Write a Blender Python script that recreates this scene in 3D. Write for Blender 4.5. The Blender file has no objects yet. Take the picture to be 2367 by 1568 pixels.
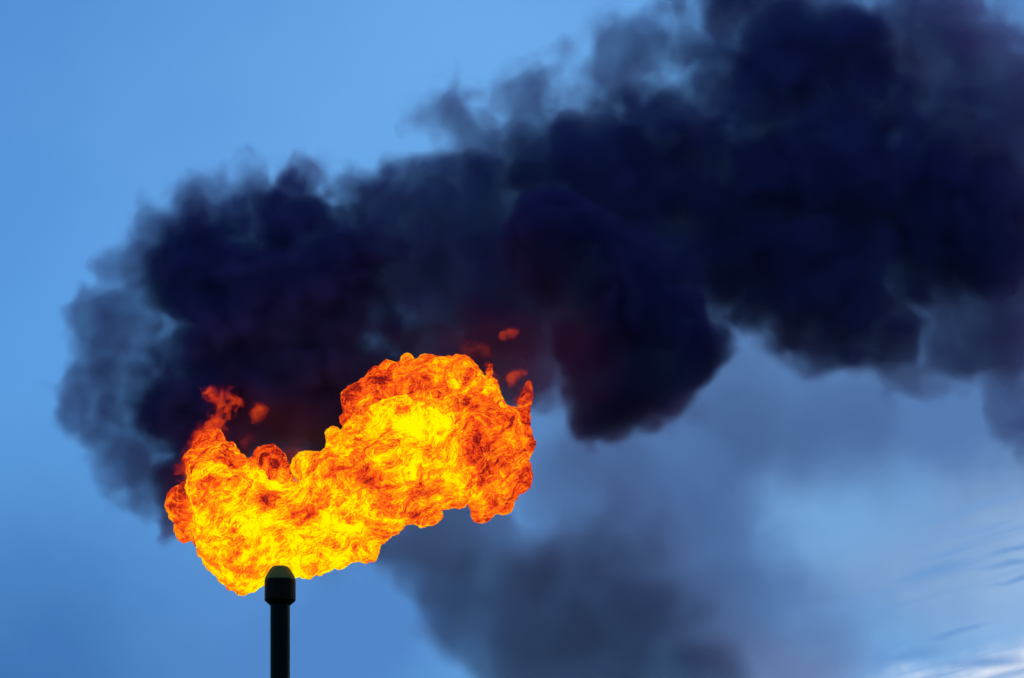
# Gas flare stack burning at dusk: steel stack, billowing flame, black smoke plume,
# thin grey smoke drifting below it, and a clouded evening sky.
import bpy, bmesh, math
import numpy as np
from mathutils import Vector

scene = bpy.context.scene
COL = scene.collection
R = math.radians

# ------------------------------------------------------------------ layout
# The stack stands at the origin, 24 m tall; the photographer stands on the
# ground 130 m away with a long shift lens (verticals stay vertical).
DIST, CAM_Z = 130.0, 1.7
VIEW_W = 40.0                       # metres across the picture at the stack
UW, UH = 2367.0, 1568.0             # survey units used to note positions
S = VIEW_W / UW
TIP_Z = 24.0
MID_Z = TIP_Z + (1305 - UH / 2) * S


def at(u, v, y=0.0):
    """Survey note (u, v) and the distance y behind the stack -> a point in metres."""
    k = (DIST + y) / DIST
    return Vector(((u - UW / 2) * S * k, y, CAM_Z + (MID_Z - CAM_Z + (UH / 2 - v) * S) * k))


STACK_X = at(647.5, 1305).x


def tag(o, label=None, cat=None, kind=None, group=None):
    if label: o['label'] = label
    if cat: o['category'] = cat
    if kind: o['kind'] = kind
    if group: o['group'] = group
    return o


def link_mesh(name, me, mat=None, parent=None, loc=None):
    o = bpy.data.objects.new(name, me)
    COL.objects.link(o)
    if parent: o.parent = parent
    if loc is not None: o.location = loc
    if mat: me.materials.append(mat)
    return o


# ------------------------------------------------------------------ numpy noise
def _hash3(ix, iy, iz, seed):
    h = (ix.astype(np.uint32) * np.uint32(374761393) + iy.astype(np.uint32) * np.uint32(668265263)
         + iz.astype(np.uint32) * np.uint32(2147483647) + np.uint32(seed * 1274126177 & 0xffffffff))
    h ^= h >> np.uint32(13); h *= np.uint32(1274126177); h ^= h >> np.uint32(16)
    h *= np.uint32(2246822519); h ^= h >> np.uint32(15)
    return h


def vnoise(P, seed=0):
    """smooth value noise in -1..1 on an (N,3) array"""
    I = np.floor(P).astype(np.int64); F = P - I
    F = F * F * F * (F * (F * 6 - 15) + 10)
    out = np.zeros(len(P))
    for dx in (0, 1):
        wx = F[:, 0] if dx else 1 - F[:, 0]
        for dy in (0, 1):
            wy = F[:, 1] if dy else 1 - F[:, 1]
            for dz in (0, 1):
                wz = F[:, 2] if dz else 1 - F[:, 2]
                h = _hash3(I[:, 0] + dx, I[:, 1] + dy, I[:, 2] + dz, seed)
                out += wx * wy * wz * (h.astype(np.float64) / 2147483648.0 - 1)
    return out


def fbm(P, octaves=4, seed=0):
    out = np.zeros(len(P)); a = 0.5
    for k in range(octaves):
        out += a * vnoise(P + 17.3 * k, seed + k); P = P * 2.03; a *= 0.5
    return out


def worley(P, seed=0):
    """distance to the nearest scattered point (cell size 1)"""
    I = np.floor(P).astype(np.int64)
    best = np.full(len(P), 9.0)
    for dx in (-1, 0, 1):
        for dy in (-1, 0, 1):
            for dz in (-1, 0, 1):
                cx, cy, cz = I[:, 0] + dx, I[:, 1] + dy, I[:, 2] + dz
                d = np.zeros(len(P))
                for c, (cc, p) in enumerate(((cx, P[:, 0]), (cy, P[:, 1]), (cz, P[:, 2]))):
                    r = _hash3(cx, cy, cz, seed + 31 * c).astype(np.float64) / 4294967296.0
                    d += (cc + r - p) ** 2
                best = np.minimum(best, d)
    return np.sqrt(best)


# ------------------------------------------------------------------ node helpers
class Nodes:
    def __init__(self, tree):
        self.t = tree; tree.nodes.clear()

    def new(self, typ, ins=None, **props):
        n = self.t.nodes.new(typ)
        for k, v in props.items(): setattr(n, k, v)
        for k, v in (ins or {}).items(): self.put(n.inputs[k], v)
        return n

    def put(self, sock, v):
        if hasattr(v, 'links'): self.t.links.new(v, sock)
        elif v is not None: sock.default_value = v

    def math(self, op, a, b=None, c=None, clamp=False):
        n = self.new('ShaderNodeMath', operation=op); n.use_clamp = clamp
        for i, v in enumerate((a, b, c)): self.put(n.inputs[i], v)
        return n.outputs[0]

    def vmath(self, op, a, b=None, out='Vector', scale=None):
        n = self.new('ShaderNodeVectorMath', operation=op)
        self.put(n.inputs[0], a)
        if b is not None: self.put(n.inputs[1], b)
        if scale is not None: self.put(n.inputs['Scale'], scale)
        return n.outputs[out]

    def remap(self, v, a, b, c=0.0, d=1.0, smooth=True):
        n = self.new('ShaderNodeMapRange', interpolation_type='SMOOTHSTEP' if smooth else 'LINEAR')
        for k, x in zip(('Value', 'From Min', 'From Max', 'To Min', 'To Max'), (v, a, b, c, d)):
            self.put(n.inputs[k], x)
        return n.outputs['Result']

    def noise(self, vec, scale, detail=4, rough=0.5, typ='FBM', distortion=0.0, out='Fac', lac=2.0):
        n = self.new('ShaderNodeTexNoise', noise_type=typ)
        if typ == 'FBM': n.normalize = True
        self.put(n.inputs['Vector'], vec)
        for k, x in (('Scale', scale), ('Detail', detail), ('Roughness', rough), ('Lacunarity', lac), ('Distortion', distortion)):
            if k in n.inputs: self.put(n.inputs[k], x)
        return n.outputs[out]

    def ramp(self, v, stops, interp='LINEAR'):
        n = self.new('ShaderNodeValToRGB'); cr = n.color_ramp; cr.interpolation = interp
        cr.elements[0].position, cr.elements[1].position = stops[0][0], stops[-1][0]
        cr.elements[0].color, cr.elements[1].color = (*stops[0][1], 1), (*stops[-1][1], 1)
        for p, c in stops[1:-1]: cr.elements.new(p).color = (*c, 1)
        self.put(n.inputs[0], v)
        return n.outputs['Color']


def material(name):
    m = bpy.data.materials.new(name); m.use_nodes = True
    return m, Nodes(m.node_tree)


# ------------------------------------------------------------------ blob bodies
def blob_mesh(name, blobs, origin, voxel, grow=1.0, squash=1.0):
    """one closed skin round a set of overlapping balls (x, y, z, radius)"""
    bm = bmesh.new()
    from mathutils import Matrix
    for (p, r) in blobs:
        bmesh.ops.create_icosphere(bm, subdivisions=3, radius=r * grow,
                                   matrix=Matrix.Translation(p - origin) @ Matrix.Diagonal((1, squash, 1, 1)))
    me = bpy.data.meshes.new(name + '_balls'); bm.to_mesh(me); bm.free()
    tmp = bpy.data.objects.new(name + '_balls', me); COL.objects.link(tmp)
    md = tmp.modifiers.new('skin', 'REMESH'); md.mode = 'VOXEL'; md.voxel_size = voxel; md.adaptivity = 0
    dg = bpy.context.evaluated_depsgraph_get(); dg.update()
    out = bpy.data.meshes.new_from_object(tmp.evaluated_get(dg)); out.name = name
    bpy.data.objects.remove(tmp); bpy.data.meshes.remove(me)
    return out


def get_co(me):
    a = np.empty(len(me.vertices) * 3); me.vertices.foreach_get('co', a); return a.reshape(-1, 3)


def set_co(me, P):
    me.vertices.foreach_set('co', P.ravel()); me.update()


def get_no(me):
    a = np.empty(len(me.vertices) * 3, dtype=np.float32); me.vertex_normals.foreach_get('vector', a)
    return a.reshape(-1, 3).astype(float)


def relax(me, n=3, f=0.5):
    E = np.empty(len(me.edges) * 2, dtype=np.int64); me.edges.foreach_get('vertices', E); E = E.reshape(-1, 2)
    P = get_co(me); cnt = np.bincount(E.ravel(), minlength=len(P))[:, None].clip(1)
    for _ in range(n):
        A = np.zeros_like(P)
        for c in range(3):
            A[:, c] = np.bincount(E[:, 0], P[E[:, 1], c], len(P)) + np.bincount(E[:, 1], P[E[:, 0], c], len(P))
        P += f * (A / cnt - P)
    set_co(me, P)


# ------------------------------------------------------------------ flare stack
def lathe(name, prof, mat, parent, seg=64):
    bm = bmesh.new(); rings = []
    for (r, z) in prof:
        rings.append([bm.verts.new((r * math.cos(2 * math.pi * k / seg), r * math.sin(2 * math.pi * k / seg), z))
                      for k in range(seg)])
    for a, b in zip(rings, rings[1:]):
        for k in range(seg):
            bm.faces.new((a[k], a[(k + 1) % seg], b[(k + 1) % seg], b[k]))
    bm.normal_update()
    me = bpy.data.meshes.new(name); bm.to_mesh(me); bm.free()
    for p in me.polygons: p.use_smooth = True
    me.set_sharp_from_angle(angle=R(28))
    return link_mesh(name, me, mat, parent)


def steel(name, base, rust, rough):
    m, N = material(name)
    tc = N.new('ShaderNodeTexCoord').outputs['Object']
    st = N.vmath('MULTIPLY', tc, (2.2, 2.2, 0.35))
    n1 = N.noise(st, 1.6, 6, 0.62)
    n2 = N.noise(tc, 9.0, 5, 0.6)
    f = N.remap(N.math('ADD', n1, N.math('MULTIPLY', n2, 0.35)), 0.55, 0.85)
    col = N.new('ShaderNodeMix', {'Factor': f}, data_type='RGBA')
    N.put(col.inputs['A'], (*base, 1)); N.put(col.inputs['B'], (*rust, 1))
    bump = N.new('ShaderNodeBump', {'Strength': 0.25, 'Distance': 0.02, 'Height': n2})
    b = N.new('ShaderNodeBsdfPrincipled', {'Base Color': col.outputs['Result'], 'Metallic': 0.0, 'Specular IOR Level': 0.07,
                                           'Roughness': N.remap(n2, 0.3, 0.7, rough - 0.08, rough + 0.12),
                                           'Normal': bump.outputs[0]})
    o = N.new('ShaderNodeOutputMaterial'); N.put(o.inputs['Surface'], b.outputs[0])
    return m


m_pipe = steel('sooty_pipe_steel', (0.0022, 0.0022, 0.003), (0.005, 0.0045, 0.0045), 0.42)
m_tip = steel('sooted_tip_steel', (0.0035, 0.0038, 0.0025), (0.009, 0.009, 0.005), 0.5)
m_cone = steel('flame_glow_tinted_steel', (0.17, 0.15, 0.035), (0.25, 0.17, 0.05), 0.5)  # base raised to olive: flame glow on the cone put into the colour
stack = bpy.data.objects.new('flare_stack', None); COL.objects.link(stack)
stack.location = (STACK_X, 0, 0); stack.empty_display_size = 2
tag(stack, 'black steel flare stack pipe with a wider tapered burner tip under the fire', 'flare stack')
pr = 22.8 * S; cr = 36.0 * S
z0 = at(0, 1397).z; z1 = at(0, 1388).z; z2 = at(0, 1341).z
lathe('pipe', [(pr, -0.2), (pr, z0 - 0.01)], m_pipe, stack)
tip = lathe('burner_tip', [(pr - 0.02, z0 - 0.06), (pr + 0.005, z0 - 0.05), (cr - 0.012, z1 - 0.02), (cr, z1), (cr, z1 + 0.03),
                           (cr, z2 - 0.02), (cr - 0.01, z2)], m_tip, stack)
def zz(v): return at(0, v).z
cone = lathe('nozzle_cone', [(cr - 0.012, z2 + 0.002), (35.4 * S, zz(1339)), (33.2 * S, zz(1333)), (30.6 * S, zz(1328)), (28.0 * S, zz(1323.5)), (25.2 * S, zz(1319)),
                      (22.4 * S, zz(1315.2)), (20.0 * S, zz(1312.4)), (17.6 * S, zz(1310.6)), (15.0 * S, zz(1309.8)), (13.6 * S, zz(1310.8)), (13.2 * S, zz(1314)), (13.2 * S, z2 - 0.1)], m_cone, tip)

# ------------------------------------------------------------------ ground
m, N = material('dry_grass_and_gravel')
tc = N.new('ShaderNodeTexCoord').outputs['Object']
c = N.ramp(N.noise(tc, 0.15, 8, 0.65), [(0.3, (0.05, 0.06, 0.03)), (0.55, (0.10, 0.09, 0.05)), (0.75, (0.17, 0.15, 0.11))])
b = N.new('ShaderNodeBsdfPrincipled', {'Base Color': c, 'Roughness': 0.95})
o = N.new('ShaderNodeOutputMaterial'); N.put(o.inputs['Surface'], b.outputs[0])
me = bpy.data.meshes.new('ground')
me.from_pydata([(-4000, -400, 0), (4000, -400, 0), (4000, 8000, 0), (-4000, 8000, 0)], [], [(0, 1, 2, 3)])
tag(link_mesh('ground', me, m), kind='structure')

# ------------------------------------------------------------------ flame
# (u, v, depth, radius in survey units, heat 0 red .. 1 yellow)
FLAME = [
    (570, 1278, 2.2, 88, .86), (640, 1240, 2.0, 92, .86), (535, 1195, 2.2, 92, .80), (735, 1235, 2.0, 88, .88), (815, 1222, 2.2, 75, .85),
    (690, 1190, 1.9, 80, .86), (600, 1180, 2.2, 80, .92), (662, 1268, .75, 34, 1.0), (700, 1288, 1.4, 45, 1.0), (770, 1268, 1.8, 45, .95),
    (515, 1290, 2.2, 45, .85), (556, 1330, 2.2, 38, .85), (620, 1312, 1.9, 36, .9), (500, 1250, 2.2, 52, .85),
    (497, 1135, 1.6, 66, .72), (540, 1150, 1.5, 60, .72), (436, 1168, 3.0, 47, .48), (448, 1215, 3.0, 40, .42), (462, 1240, 3.1, 26, .30),
    (515, 1085, 2.6, 66, .40), (525, 1070, 2.6, 48, .38), (560, 1110, 2.4, 55, .52), (615, 1082, 2.9, 50, .36), (640, 1110, 3.0, 42, .46),
    (470, 1075, 3.0, 44, .42), (585, 1125, 2.0, 40, .80), (655, 1128, 3.2, 34, .42), (480, 1040, 3.2, 36, .30), (497, 1014, 3.3, 26, .22),
    (640, 1165, 1.2, 34, .75), (665, 1172, 1.1, 38, .80),
    (780, 1120, 1.4, 88, .74), (728, 1088, 1.4, 46, .85), (705, 1095, 1.5, 24, .72), (850, 1135, 1.2, 100, .66), (920, 1090, 1.2, 105, .74), (800, 1050, 1.6, 56, .72),
    (775, 1015, 1.7, 26, .62), (945, 1150, 1.0, 70, .62), (975, 1180, 1.1, 48, .52), (1030, 1115, 1.0, 66, .66), (885, 1190, 1.5, 62, .74), (1060, 1085, 1.1, 50, .72),
    (845, 1020, 1.4, 60, .66), (915, 985, 1.3, 66, .92), (990, 1000, 1.2, 80, .92), (1035, 1040, 1.2, 66, .80), (870, 1065, 1.1, 60, .9),
    (822, 930, 2.2, 40, .16), (826, 962, 2.2, 38, .24), (848, 900, 2.2, 24, .24), (885, 912, 2.2, 56, .34), (940, 895, 2.2, 66, .42), (1005, 905, 2.1, 74, .50), (1075, 905, 2.1, 68, .66),
    (860, 960, 2.0, 50, .44), (938, 842, 2.2, 20, .38), (910, 862, 2.2, 28, .38), (985, 848, 2.2, 22, .48), (1062, 860, 2.1, 26, .55), (1030, 865, 2.1, 30, .52),
    (1120, 935, 2.2, 55, .58), (1135, 890, 2.4, 22, .36), (1130, 862, 2.5, 11, .30), (1155, 975, 2.2, 48, .46), (1130, 1005, 1.8, 70, .46), (1165, 1045, 1.9, 62, .42),
    (1090, 975, 1.7, 70, .50), (1100, 1070, 1.6, 66, .38), (1195, 1040, 2.2, 34, .42), (1175, 1090, 2.0, 50, .44), (1150, 1120, 1.9, 48, .50), (1190, 1105, 2.2, 30, .46),
    (1122, 1165, 2.0, 38, .40), (1115, 1188, 2.0, 24, .36), (1160, 1160, 2.2, 26, .42), (1203, 985, 2.5, 21, .30), (1207, 966, 2.5, 19, .28), (1211, 948, 2.5, 17, .26), (1214, 930, 2.5, 16, .24), (1218, 914, 2.5, 14, .22), (1221, 899, 2.6, 11, .20), (1222, 887, 2.6, 8, .18), (1192, 972, 2.5, 18, .26), (1200, 1005, 2.4, 24, .34), (1133, 846, 2.5, 8, .24), (1178, 962, 2.4, 26, .30), (1175, 1000, 2.3, 36, .38), (1095, 1130, 1.8, 34, .52),
]
FO = at(690, 1290, 1.5)
fb = [(at(u, v, y), r * S) for (u, v, y, r, h) in FLAME]
flame_me = blob_mesh('flame', fb, FO, 0.050, grow=0.95)
relax(flame_me, 3)


def flame_shape(me, origin, balls, heats, pockets, amp=1.0):
    P = get_co(me)
    W = P + np.array(origin)
    # large billows, then smaller ones riding on them, like the head of a cauliflower
    no = get_no(me)
    size = np.zeros(len(W)); tot = np.zeros(len(W))
    for (c, r) in balls:
        k = np.exp(-2.0 * (((W - np.array(list(c))) ** 2).sum(1) / r ** 2)) + 1e-9
        size += k * r; tot += k
    amp = (amp * np.clip(size / tot / (46 * S), 0.2, 1.0))[:, None]
    wob = np.stack([fbm(W * 0.9 + 40 * k, 3, 5 + k) for k in range(3)], 1)
    d0 = worley((W + 0.5 * wob) / 1.7, 12)
    P = P + no * (amp * (0.42 * (0.60 - d0))[:, None])
    d1 = worley((W + 0.35 * wob) / 0.85, 3)
    P = P + no * (amp * (0.34 * (0.60 - d1))[:, None])
    set_co(me, P); relax(me, 1, 0.4); P = get_co(me); no = get_no(me)
    d2 = worley((W + 0.15 * wob) / 0.40, 9)
    P = P + no * (amp * (0.13 * (0.56 - d2))[:, None])
    set_co(me, P); no = get_no(me)
    d3 = worley((W + 0.06 * wob) / 0.17, 21)
    d4 = fbm(W * 4.2, 4, 77)
    P = P + no * (amp * (0.075 * (0.56 - d3) + 0.10 * d4)[:, None])
    set_co(me, P)
    C = np.array([list(b[0]) for b in balls]); Rr = np.array([b[1] for b in balls]); H = np.array(heats)
    num = np.zeros(len(W)); den = np.zeros(len(W))
    for c, r, h in zip(C, Rr, H):
        d = np.sqrt(((W - c) ** 2).sum(1)) / r
        w = np.exp(-(d / 0.62) ** 2 * 1.6) + 1e-9
        num += w * h; den += w
    heat = num / den + 0.22 * fbm(W * 0.8, 3, 50)
    for (u, v, y, ru, rv, dh) in pockets:          # cooler sooty pockets and hotter hearts
        c = np.array(at(u, v, y)); q = (W + 0.45 * wob - c) / (np.array([ru, 70, rv]) * S)
        heat += dh * np.exp(-(q ** 2).sum(1))
    a = me.attributes.new('burn_heat', 'FLOAT', 'POINT'); a.data.foreach_set('value', heat.astype(np.float32))
    crest = 0.55 * (0.58 - d0) + 0.7 * (0.58 - d1) + 0.5 * (0.58 - d2) + 0.25 * (0.58 - d3)
    a = me.attributes.new('crest', 'FLOAT', 'POINT'); a.data.foreach_set('value', crest.astype(np.float32))
    for p in me.polygons: p.use_smooth = True


POCKETS = [(612, 1145, 1.2, 22, 34, -.85), (718, 1190, .6, 34, 22, -.65), (860, 1105, -.2, 46, 26, -.42), (780, 1085, .2, 40, 20, -.30), (490, 1125, .6, 34, 26, -.38), (550, 1250, .9, 40, 30, -.22),
           (1070, 1030, .8, 24, 56, -.30), (1120, 1075, .8, 48, 30, -.22), (1000, 955, 1.0, 60, 22, -.30), (930, 945, 1.0, 50, 16, -.25), (525, 1075, 1.6, 40, 34, -.15), (965, 1190, .4, 34, 12, -.35),
           (985, 1130, .2, 34, 34, -.25), (690, 1240, .9, 80, 26, -.12), (905, 1110, 0, 20, 60, -.15), (560, 1095, 1.6, 60, 14, .22), (950, 985, .3, 70, 28, .25), (800, 1235, .7, 60, 40, .12),
           (640, 1210, .6, 50, 40, .10), (1150, 1130, 1.0, 30, 24, .20), (775, 1010, 1.2, 50, 18, .12), (930, 1075, -.2, 40, 26, .18), (1040, 1100, .2, 26, 50, .15)]
flame_shape(flame_me, FO, fb, [f[4] for f in FLAME], POCKETS)

FIRE = [(0.0, (0.20, 0.010, 0.008)), (0.15, (0.62, 0.030, 0.008)), (0.30, (0.98, 0.070, 0.008)), (0.47, (1.0, 0.18, 0.006)),
        (0.66, (1.0, 0.36, 0.003)), (0.80, (1.0, 0.66, 0.0)), (0.92, (1.0, 0.86, 0.0)), (1.0, (1.0, 0.93, 0.0))]
m_fire, N = material('burning_gas')
tc = N.new('ShaderNodeTexCoord').outputs['Object']
heat = N.new('ShaderNodeAttribute', attribute_name='burn_heat').outputs['Fac']
crest = N.new('ShaderNodeAttribute', attribute_name='crest').outputs['Fac']
warp = N.noise(tc, 0.55, 2, 0.5, out='Color')
w1 = N.vmath('ADD', tc, N.vmath('SCALE', N.vmath('SUBTRACT', warp, (.5, .5, .5)), scale=2.0))
turn = N.new('ShaderNodeVectorRotate', {'Vector': w1, 'Angle': R(32)}, rotation_type='Y_AXIS').outputs[0]      # folds run along the wind
str1 = N.vmath('MULTIPLY', turn, (0.62, 1.0, 1.25))
warp2 = N.noise(str1, 2.0, 3, 0.6, out='Color')
wv = N.vmath('ADD', str1, N.vmath('SCALE', N.vmath('SUBTRACT', warp2, (.5, .5, .5)), scale=0.55))
big = N.math('SUBTRACT', N.noise(wv, 0.85, 3, 0.55), 0.5)
mid = N.math('SUBTRACT', N.noise(wv, 2.6, 5, 0.66), 0.5)
fine = N.math('SUBTRACT', N.noise(wv, 11.0, 5, 0.75), 0.5)
ridge = N.math('ABSOLUTE', N.math('SUBTRACT', N.noise(wv, 4.2, 4, 0.65), 0.5))       # thin dark filaments
fil = N.remap(ridge, 0.0, 0.055, 1.0, 0.0)
filmask = N.remap(N.noise(tc, 0.9, 3, 0.5), 0.42, 0.62)
t = N.math('ADD', N.math('MULTIPLY_ADD', heat, 0.86, 0.085), N.math('MULTIPLY', big, 0.80))
t = N.math('ADD', t, N.math('MULTIPLY', mid, 1.75))
t = N.math('ADD', t, N.math('MULTIPLY', fine, 1.35))
t = N.math('ADD', t, N.math('MULTIPLY', crest, -0.30))
t = N.math('SUBTRACT', t, N.math('MULTIPLY', N.math('MULTIPLY', fil, filmask), 0.30))
col = N.ramp(t, FIRE)
em = N.new('ShaderNodeEmission', {'Color': col, 'Strength': 1.0})
o = N.new('ShaderNodeOutputMaterial'); N.put(o.inputs['Surface'], em.outputs[0])
flame = link_mesh('flame', flame_me, m_fire, None, FO)
tag(flame, 'huge billowing yellow and orange gas flame bursting from the burner tip', 'flame')


# torn tongues and loose licks of fire over the main body: thin burning gas; also the red glow added to the smoke
def wisp(name, balls, glow, label=None, freq=3.6, tear=4.2, haze=None):
    bb = [(at(u, v, y), r * S) for (u, v, y, r) in balls]
    o = sum((b[0] for b in bb), Vector()) / len(bb)
    me = blob_mesh(name, bb, o, 0.12, 1.25); relax(me, 3)
    for p in me.polygons: p.use_smooth = True
    m, N = material(name + '_gas')
    tc = N.new('ShaderNodeTexCoord').outputs['Object']
    w = N.noise(tc, freq * 0.6, 3, 0.6, out='Color')
    wv = N.vmath('ADD', tc, N.vmath('SCALE', N.vmath('SUBTRACT', w, (.5, .5, .5)), scale=1.6 / freq))
    n = N.math('SUBTRACT', N.noise(wv, freq, 5, 0.65), 0.5)
    f = None
    for (p, r) in bb:
        q = N.remap(N.vmath('DISTANCE', wv, tuple(p - o), out='Value'), r * 1.25, 0.0, 0.0, 1.0, smooth=False)
        f = q if f is None else N.math('ADD', f, q)
    f = N.math('ADD', f, N.math('MULTIPLY', n, tear))
    d = N.remap(f, 0.32, 1.30)
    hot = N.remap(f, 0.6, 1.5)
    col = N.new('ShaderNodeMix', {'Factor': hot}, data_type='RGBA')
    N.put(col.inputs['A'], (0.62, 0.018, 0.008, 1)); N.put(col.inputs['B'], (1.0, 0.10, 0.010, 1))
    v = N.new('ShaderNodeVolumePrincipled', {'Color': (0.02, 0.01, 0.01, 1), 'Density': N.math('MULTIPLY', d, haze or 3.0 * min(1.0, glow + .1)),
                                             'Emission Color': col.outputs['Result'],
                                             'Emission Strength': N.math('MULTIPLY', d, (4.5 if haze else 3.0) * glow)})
    out = N.new('ShaderNodeOutputMaterial'); N.put(out.inputs['Volume'], v.outputs[0])
    m.cycles.volume_step_rate = 0.5
    ob = link_mesh(name, me, m, flame, o - FO)
    if label: ob['label'] = label
    return ob


wisp('fire_tongue', [(478, 1035, 3.1, 44), (460, 1065, 3.0, 40), (492, 1000, 3.3, 36), (470, 1010, 3.3, 30), (500, 970, 3.3, 24), (512, 942, 3.3, 22), (500, 915, 3.3, 24), (478, 908, 3.3, 18),
                     (530, 915, 3.3, 22), (548, 932, 3.3, 18), (530, 955, 3.3, 16), (430, 1090, 3.2, 30)], 1.0, 'ragged red tongue of fire curling up')
wisp('fire_tongue', [(1175, 985, 2.5, 24), (1192, 960, 2.5, 22), (1200, 930, 2.6, 18), (1212, 905, 2.6, 16), (1220, 890, 2.6, 11), (1205, 985, 2.5, 18),
                     (1188, 1005, 2.4, 20)], 1.0, 'thin red tongue of fire on the far side')
wisp('fire_tongue', [(1132, 870, 2.5, 18), (1128, 845, 2.5, 11), (1140, 895, 2.5, 22)], 1.0)
wisp('loose_flame', [(1174, 769, 2.8, 18), (1187, 769, 2.8, 15), (1160, 775, 2.8, 12)], 0.9, 'small red lick of fire floating free in the smoke')
wisp('loose_flame', [(1120, 806, 3.4, 20), (1128, 818, 3.4, 18), (1098, 800, 3.4, 26), (1075, 812, 3.4, 24)], 0.10)
wisp('loose_flame', [(1180, 874, 2.9, 20), (1190, 868, 2.9, 16), (1206, 860, 2.9, 16)], 0.8)
wisp('loose_flame', [(594, 955, 3.3, 24), (602, 944, 3.3, 20)], 0.6)
wisp('loose_flame', [(680, 1045, 3.4, 34), (700, 1070, 3.4, 28), (665, 1075, 3.4, 26), (570, 1020, 3.3, 26)], 0.10)


wisp('added_smoke_glow', [(560, 930, 3.6, 90), (600, 1000, 3.7, 100), (680, 960, 3.8, 110), (700, 1030, 3.7, 80), (470, 1000, 3.6, 60)], 0.0016, freq=0.7, haze=.05)  # added faint emitters, reddening the smoke in place of light from the flame
wisp('added_smoke_glow', [(1130, 800, 3.6, 110), (1190, 830, 3.7, 100), (1060, 760, 3.8, 100), (1230, 780, 3.7, 110), (980, 790, 3.8, 60)], 0.0020, freq=0.7, haze=.05)
wisp('added_smoke_glow', [(1270, 800, -1.6, 110), (1340, 820, -1.6, 110), (1380, 900, -1.6, 90), (1320, 740, -1.6, 90)], 0.0008, freq=0.7, haze=.02)

# ------------------------------------------------------------------ smoke
def smoke(name, tiers, origin, tint, freq, warp_amp, rough_amp, voxel=0.55, step=0.65, parent=None, billow=1.0):
    """A body of smoke: a closed skin round its puffs, filled with soot whose density falls
    off towards the edge of every puff and is torn by turbulence (all in 3-D object space).
    tiers: (density, softness of the edge, [puffs])"""
    balls = [(at(u, v, y), r * S) for (_, _, lst) in tiers for (u, v, y, r) in lst]
    me = blob_mesh(name, balls, origin, voxel, 1.14); relax(me, 3)
    for p in me.polygons: p.use_smooth = True
    m, N = material(name + '_soot')
    tc = N.new('ShaderNodeTexCoord').outputs['Object']
    w = N.noise(tc, freq * 0.5, 2, 0.45, out='Color')
    wp = N.vmath('ADD', tc, N.vmath('SCALE', N.vmath('SUBTRACT', w, (.5, .5, .5)), scale=warp_amp))
    vo = N.new('ShaderNodeTexVoronoi', {'Vector': N.vmath('SCALE', N.vmath('ADD', wp, tc), scale=0.5), 'Scale': freq * 0.62, 'Detail': 1.0, 'Roughness': 0.45, 'Lacunarity': 2.3},
               feature='F1', voronoi_dimensions='3D', normalize=False)
    puff = N.math('MULTIPLY_ADD', N.math('POWER', vo.outputs['Distance'], 2.0), -1.0, 0.42)                       # rounded heads with creases between them
    n0 = N.math('SUBTRACT', N.noise(wp, freq * 0.8, 3, 0.5), 0.5)
    n = N.math('ADD', N.math('MULTIPLY', puff, 0.40 * billow), N.math('MULTIPLY', n0, 0.35))
    lump = N.remap(N.noise(wp, freq * 0.45, 2, 0.5), 0.30, 0.70, 0.8, 1.25)

    def field(lst):
        f = None
        for (u, v, y, r) in lst:
            d = N.vmath('DISTANCE', wp, tuple(at(u, v, y) - origin), out='Value')
            s = N.remap(d, r * S * 1.07, 0.0, 0.0, 1.0, smooth=False)
            f = s if f is None else N.math('ADD', f, s)
        return f

    rho = None
    for dens, soft, lst in tiers:
        f0 = field(lst)
        f = N.math('ADD', f0, N.math('MULTIPLY', n, N.remap(f0, 0.0, 0.34, rough_amp * 0.06, rough_amp)))     # calmer at the rim: no stray specks
        g = N.remap(f, 0.13, 0.13 + soft, 0.0, dens)
        rho = g if rho is None else N.math('ADD', rho, g)
    rho = N.math('MULTIPLY', rho, lump)
    v = N.new('ShaderNodeVolumePrincipled', {'Color': (*tint, 1), 'Density': rho, 'Anisotropy': 0.0})
    o = N.new('ShaderNodeOutputMaterial'); N.put(o.inputs['Volume'], v.outputs[0])
    m.cycles.volume_step_rate = step
    return link_mesh(name, me, m, parent, origin - (parent.location if parent else Vector()))


TINT = (0.18, 0.14, 0.46)
SO = at(760, 900, 6)
plume = smoke('smoke_plume', [
    (1.9, 1.15, [(640, 590, 6, 260), (520, 720, 6, 230), (500, 880, 6, 220), (470, 1030, 6, 180), (425, 1140, 5.5, 125), (430, 610, 6, 150), (720, 800, 6, 240), (405, 1215, 5.5, 75),
           (800, 640, 6.5, 180), (620, 960, 6.5, 200), (880, 880, 7, 190), (690, 470, 6.5, 120), (760, 1000, 7, 180), (390, 960, 6, 130)]),
    (0.62, 0.80, [(250, 800, 6, 150), (195, 930, 6, 120), (290, 950, 6, 180), (320, 1080, 6, 140), (285, 620, 6.5, 80), (395, 520, 6, 125), (225, 740, 6, 90), (580, 450, 6.5, 130),
           (690, 425, 6.5, 80), (490, 490, 6, 120), (330, 680, 6, 170), (380, 1130, 5.5, 130), (780, 430, 7, 90), (850, 450, 7.5, 110), (420, 600, 6, 150)]),
    (0.72, 0.80, [(1000, 680, 7, 170), (1020, 540, 7.5, 180), (1000, 600, 7.5, 280), (1070, 480, 7.5, 170), (940, 470, 7.5, 130), (1150, 560, 7.5, 210), (900, 560, 7, 200), (1180, 680, 7.5, 210), (1120, 400, 7.5, 120), (1060, 760, 7, 230),
           (1000, 900, 7, 190), (1130, 880, 6.5, 170), (1200, 800, 5.5, 170), (1225, 930, 5, 60)])],
    origin=SO, tint=TINT, freq=1.15, warp_amp=2.4, rough_amp=1.5)
tag(plume, 'dense black smoke rolling up behind the flame and away over it', 'smoke')
MO = at(1800, 450, 9)
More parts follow.
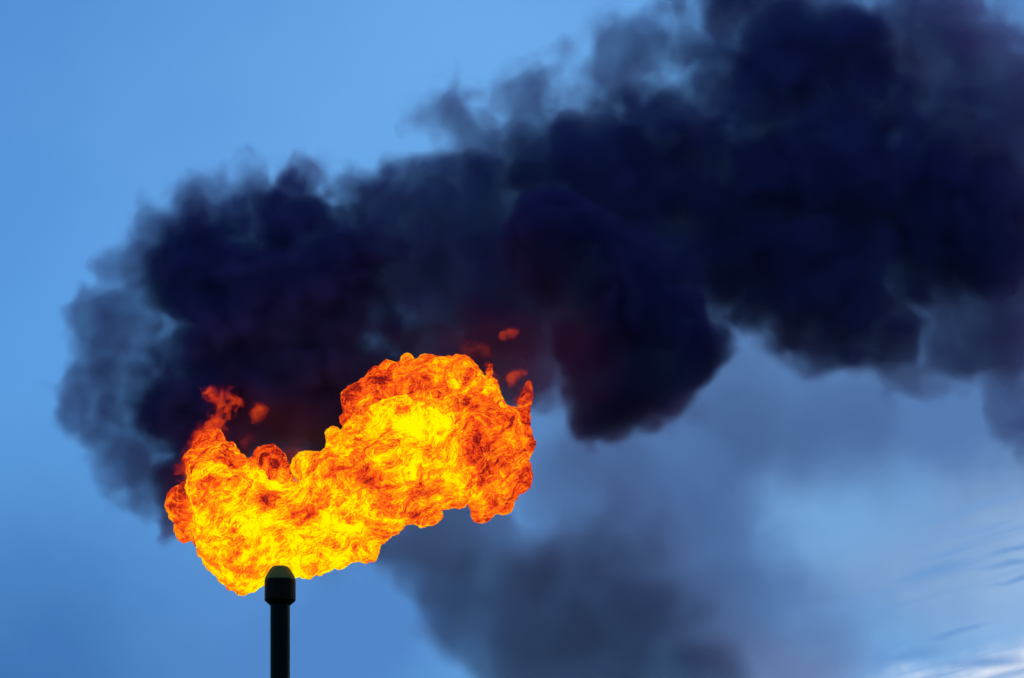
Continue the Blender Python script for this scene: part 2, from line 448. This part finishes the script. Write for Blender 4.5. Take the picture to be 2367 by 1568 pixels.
smoke('drifting_billow', [
    (1.15, 1.15, [(1290, 300, 8, 160), (1430, 370, 8, 250), (1600, 400, 9, 300), (1850, 360, 9, 350), (1730, 40, 9, 260), (1900, 570, 9, 310), (2070, 450, 9, 290), (1970, 720, 9, 200), (1880, 120, 9, 230),
           (2070, 780, 9, 130), (1840, 700, 9, 190), (1700, 620, 9, 200), (1310, 420, 8, 180), (2240, 560, 10, 220), (1880, 780, 9, 120), (1480, 560, 8, 240), (1250, 480, 8, 160), (2010, 160, 10, 200), (2260, 430, 10, 180), (2340, 560, 10, 170),
           (1960, 820, 9, 90)]),
    (0.44, 0.60, [(2330, 450, 10, 260), (2360, 700, 10, 190), (1240, 180, 8, 120), (1430, 120, 8, 130), (1490, 160, 8, 150), (1570, 60, 9, 140), (2260, 460, 10, 310), (2350, 600, 10, 290), (2220, 200, 10, 300), (2370, 860, 10, 150),
           (2350, 300, 10, 270), (1160, 300, 8, 140), (1110, 390, 8, 140), (1020, 250, 8, 120), (2180, 790, 10, 190), (1560, 680, 9, 190), (2385, 1000, 10, 130), (2110, 60, 10, 240), (1640, 730, 9, 130),
           (2100, 850, 10, 120), (2300, 720, 10, 200)])],
    origin=MO, tint=TINT, freq=0.95, warp_amp=3.2, rough_amp=1.6, parent=plume)
LO = at(1450, 780, 0)
smoke('hanging_curl', [
    (1.5, 0.45, [(1270, 560, 1, 140), (1330, 600, 1, 140), (1450, 680, .5, 180), (1400, 860, .5, 145), (1390, 950, .5, 105), (1560, 800, 0, 145), (1510, 910, .5, 115),
           (1360, 740, 1.5, 130), (1600, 810, 0, 100), (1250, 510, 1.5, 100), (1540, 720, .2, 110)]),
    (0.35, 0.6, [(1250, 830, 2.5, 130), (1200, 700, 3.5, 170), (1150, 800, 4, 150), (1290, 900, 2, 100), (1230, 920, 3, 70), (1560, 940, .5, 90)])],
    origin=LO, tint=(0.15, 0.09, 0.30), freq=0.95, warp_amp=1.9, rough_amp=0.9, voxel=0.4, parent=plume)
DO = at(1350, 1350, 12)
drift = smoke('thin_smoke', [
    (0.36, 0.9, [(900, 1250, 9, 140), (1010, 1260, 10, 170), (960, 1290, 9.5, 130), (1100, 1300, 11, 130), (950, 1230, 10, 170), (990, 1310, 10, 170), (1060, 1410, 11, 160), (1190, 1410, 12, 200), (1340, 1380, 12, 230), (1460, 1260, 12, 220), (1390, 1500, 12, 260), (1580, 1520, 13, 230),
           (1270, 1530, 12, 200), (1640, 1640, 13, 200), (1080, 1210, 11, 110)]),
    (0.10, 0.9, [(1350, 1120, 12, 240), (1560, 1100, 13, 270), (1800, 960, 14, 280), (780, 1330, 9, 130), (860, 1310, 9, 130), (1650, 1330, 14, 280), (1780, 1500, 14, 260), (2000, 1040, 15, 220),
           (1650, 920, 14, 200), (1300, 1010, 11, 170), (1880, 1560, 14, 200), (1500, 1400, 13, 240), (1280, 1230, 12, 200), (1160, 1560, 12, 170)])],
    origin=DO, tint=(0.21, 0.20, 0.46), freq=0.42, warp_amp=6.5, rough_amp=1.0, voxel=0.7, billow=.6)
tag(drift, 'thin blue grey smoke drifting low to the right beneath the flame', 'smoke')

# ------------------------------------------------------------------ sky and light
EXPO = 1.0
SUN_EL, SUN_AZ = R(10), R(48)         # low sun, ahead of the camera and to the right, under the frame edge
world = bpy.data.worlds.new('World'); scene.world = world; world.use_nodes = True
N = Nodes(world.node_tree)
sky = N.new('ShaderNodeTexSky', sky_type='NISHITA')
sky.sun_disc = False; sky.sun_elevation = SUN_EL; sky.sun_rotation = SUN_AZ
sky.air_density = 1.0; sky.dust_density = 0.3; sky.ozone_density = 4.0; sky.altitude = 0
blue = N.new('ShaderNodeMix', {'Factor': 1.0}, data_type='RGBA', blend_type='MULTIPLY')     # blue hour: less red, more blue
N.put(blue.inputs['A'], sky.outputs[0]); N.put(blue.inputs['B'], (0.74, 1.10, 1.46, 1))
bg = N.new('ShaderNodeBackground', {'Color': blue.outputs['Result'], 'Strength': 0.13}).outputs[0]


def lin(r, g, b):
    return tuple(((c / 255) / 12.92 if c <= 10 else ((c / 255 + .055) / 1.055) ** 2.4) for c in (r, g, b)) + (1,)


def bearing(u, v):
    """survey note -> compass bearing and height angle of that point of the sky"""
    p = at(u, v) - Vector((0, -DIST, CAM_Z)); p.normalize()
    return math.atan2(p.x, p.y), math.asin(p.z)


g = N.new('ShaderNodeTexCoord').outputs['Generated']
sx = N.new('ShaderNodeSeparateXYZ', {0: g}).outputs
ae = N.new('ShaderNodeCombineXYZ', {0: N.math('ARCTAN2', sx[0], sx[1]), 1: N.math('ARCSINE', sx[2])}).outputs[0]
UNIT = S / DIST                                    # about one survey unit, as an angle
wob = N.vmath('SUBTRACT', N.noise(ae, 14.0, 5, 0.55, out='Color'), (.5, .5, .5))
aw = N.vmath('ADD', ae, N.vmath('MULTIPLY', wob, (0.10, 0.05, 0)))


aw2 = N.vmath('ADD', ae, N.vmath('MULTIPLY', N.vmath('SUBTRACT', N.noise(ae, 60.0, 4, 0.55, out='Color'), (.5, .5, .5)), (0.018, 0.003, 0)))


def bank(u, v, ru, rv, tilt=0.0, hard=0.0, coords=None):
    """soft oval cloud bank centred on one bearing of the sky, its edge torn by noise"""
    az, el = bearing(u, v)
    d = N.vmath('SUBTRACT', coords or aw, (az, el, 0))
    if tilt:
        n = N.new('ShaderNodeVectorRotate', {'Vector': d, 'Angle': -tilt}, rotation_type='Z_AXIS'); d = n.outputs[0]
    d = N.vmath('LENGTH', N.vmath('MULTIPLY', d, (1 / (ru * UNIT), 1 / (rv * UNIT), 0)), out='Value')
    return N.remap(d, 1.0, hard, 0.0, 1.0)


def cover(bg, colour, mask, amount=1.0):
    n = N.new('ShaderNodeMixShader'); N.put(n.inputs[0], N.math('MULTIPLY', mask, amount, clamp=True))
    N.put(n.inputs[1], bg)
    N.put(n.inputs[2], N.new('ShaderNodeBackground', {'Color': colour, 'Strength': 1.0 / EXPO}).outputs[0])
    return n.outputs[0]


bg = cover(bg, lin(112, 174, 236), bank(1150, 180, 1500, 1000), 0.8)          # brighter high haze
bg = cover(bg, lin(52, 104, 172), bank(0, 1700, 1100, 1000), 0.95)            # dusk low on the left
bg = cover(bg, lin(74, 124, 192), bank(800, 1500, 800, 560), 0.85)
bg = cover(bg, lin(88, 128, 182), bank(1950, 1000, 1250, 760, 0, .3), 0.95)           # grey blue cloud on the right
bg = cover(bg, lin(82, 120, 170), bank(2250, 100, 650, 420), 0.85)
bg = cover(bg, lin(82, 120, 176), bank(1450, 1120, 700, 560), 0.7)
blot = N.remap(N.noise(aw, 22.0, 4, 0.5), 0.40, 0.66)
bg = cover(bg, lin(76, 112, 168), N.math('MULTIPLY', blot, bank(1950, 1150, 1200, 700)), 0.55)
bg = cover(bg, lin(122, 174, 228), bank(1960, 1150, 340, 210), 0.75)
bg = cover(bg, lin(158, 192, 230), bank(2440, 1290, 600, 300), 0.85)
bg = cover(bg, lin(120, 132, 178), bank(1830, 1540, 380, 200), 0.6)
sv = N.new('ShaderNodeVectorRotate', {'Vector': ae, 'Angle': R(-14)}, rotation_type='Z_AXIS').outputs[0]
stn = N.noise(N.vmath('MULTIPLY', sv, (10, 90, 1)), 1.0, 5, 0.55)
streaks = N.remap(stn, 0.50, 0.66)
bg = cover(bg, lin(236, 240, 250), N.math('MULTIPLY', bank(2430, 1600, 680, 190, R(10), .45), N.remap(stn, 0.30, 0.50)), 1.0)   # sunlit low cloud
for (u, v, ru, rv, tl) in ((2165, 1322, 150, 26, 14), (2335, 1300, 110, 13, 8), (2330, 1268, 100, 12, 14), (2290, 1528, 150, 22, 5), (2080, 1515, 130, 26, 8), (2200, 1460, 120, 12, 12), (2360, 1335, 90, 10, 14)):
    bg = cover(bg, lin(104, 152, 210), bank(u, v, ru, rv, R(tl), 0.0, aw2), 0.8)                                  # thin dark bars of cloud
bg = cover(bg, lin(110, 156, 214), N.math('MULTIPLY', streaks, bank(2330, 1380, 640, 380, 0, .4)), 0.75)
N.put(N.new('ShaderNodeOutputWorld').inputs['Surface'], bg)

sun = bpy.data.lights.new('sun', 'SUN'); sun.energy = 2.0; sun.angle = R(0.5); sun.color = (1.0, 0.86, 0.70)
so = bpy.data.objects.new('sun', sun); COL.objects.link(so)
sd = Vector((math.sin(SUN_AZ) * math.cos(SUN_EL), math.cos(SUN_AZ) * math.cos(SUN_EL), math.sin(SUN_EL)))
so.rotation_euler = (-sd).to_track_quat('-Z', 'Y').to_euler(); so.location = sd * 60

# ------------------------------------------------------------------ camera
cam = bpy.data.cameras.new('camera'); co = bpy.data.objects.new('camera', cam); COL.objects.link(co)
co.location = (0, -DIST, CAM_Z); co.rotation_euler = (R(90), 0, 0)
cam.sensor_width = 36; cam.lens = 36 * DIST / VIEW_W; cam.shift_y = (MID_Z - CAM_Z) / VIEW_W
cam.clip_start = 0.5; cam.clip_end = 20000
scene.camera = co

scene.view_settings.view_transform = 'Standard'; scene.view_settings.look = 'None'
scene.view_settings.exposure = 0; scene.view_settings.gamma = 1
cy = scene.cycles
cy.max_bounces = 4; cy.volume_bounces = 0; cy.transparent_max_bounces = 64
cy.volume_max_steps = 256; cy.use_denoising = True
cy.use_adaptive_sampling = True; cy.adaptive_threshold = 0.03
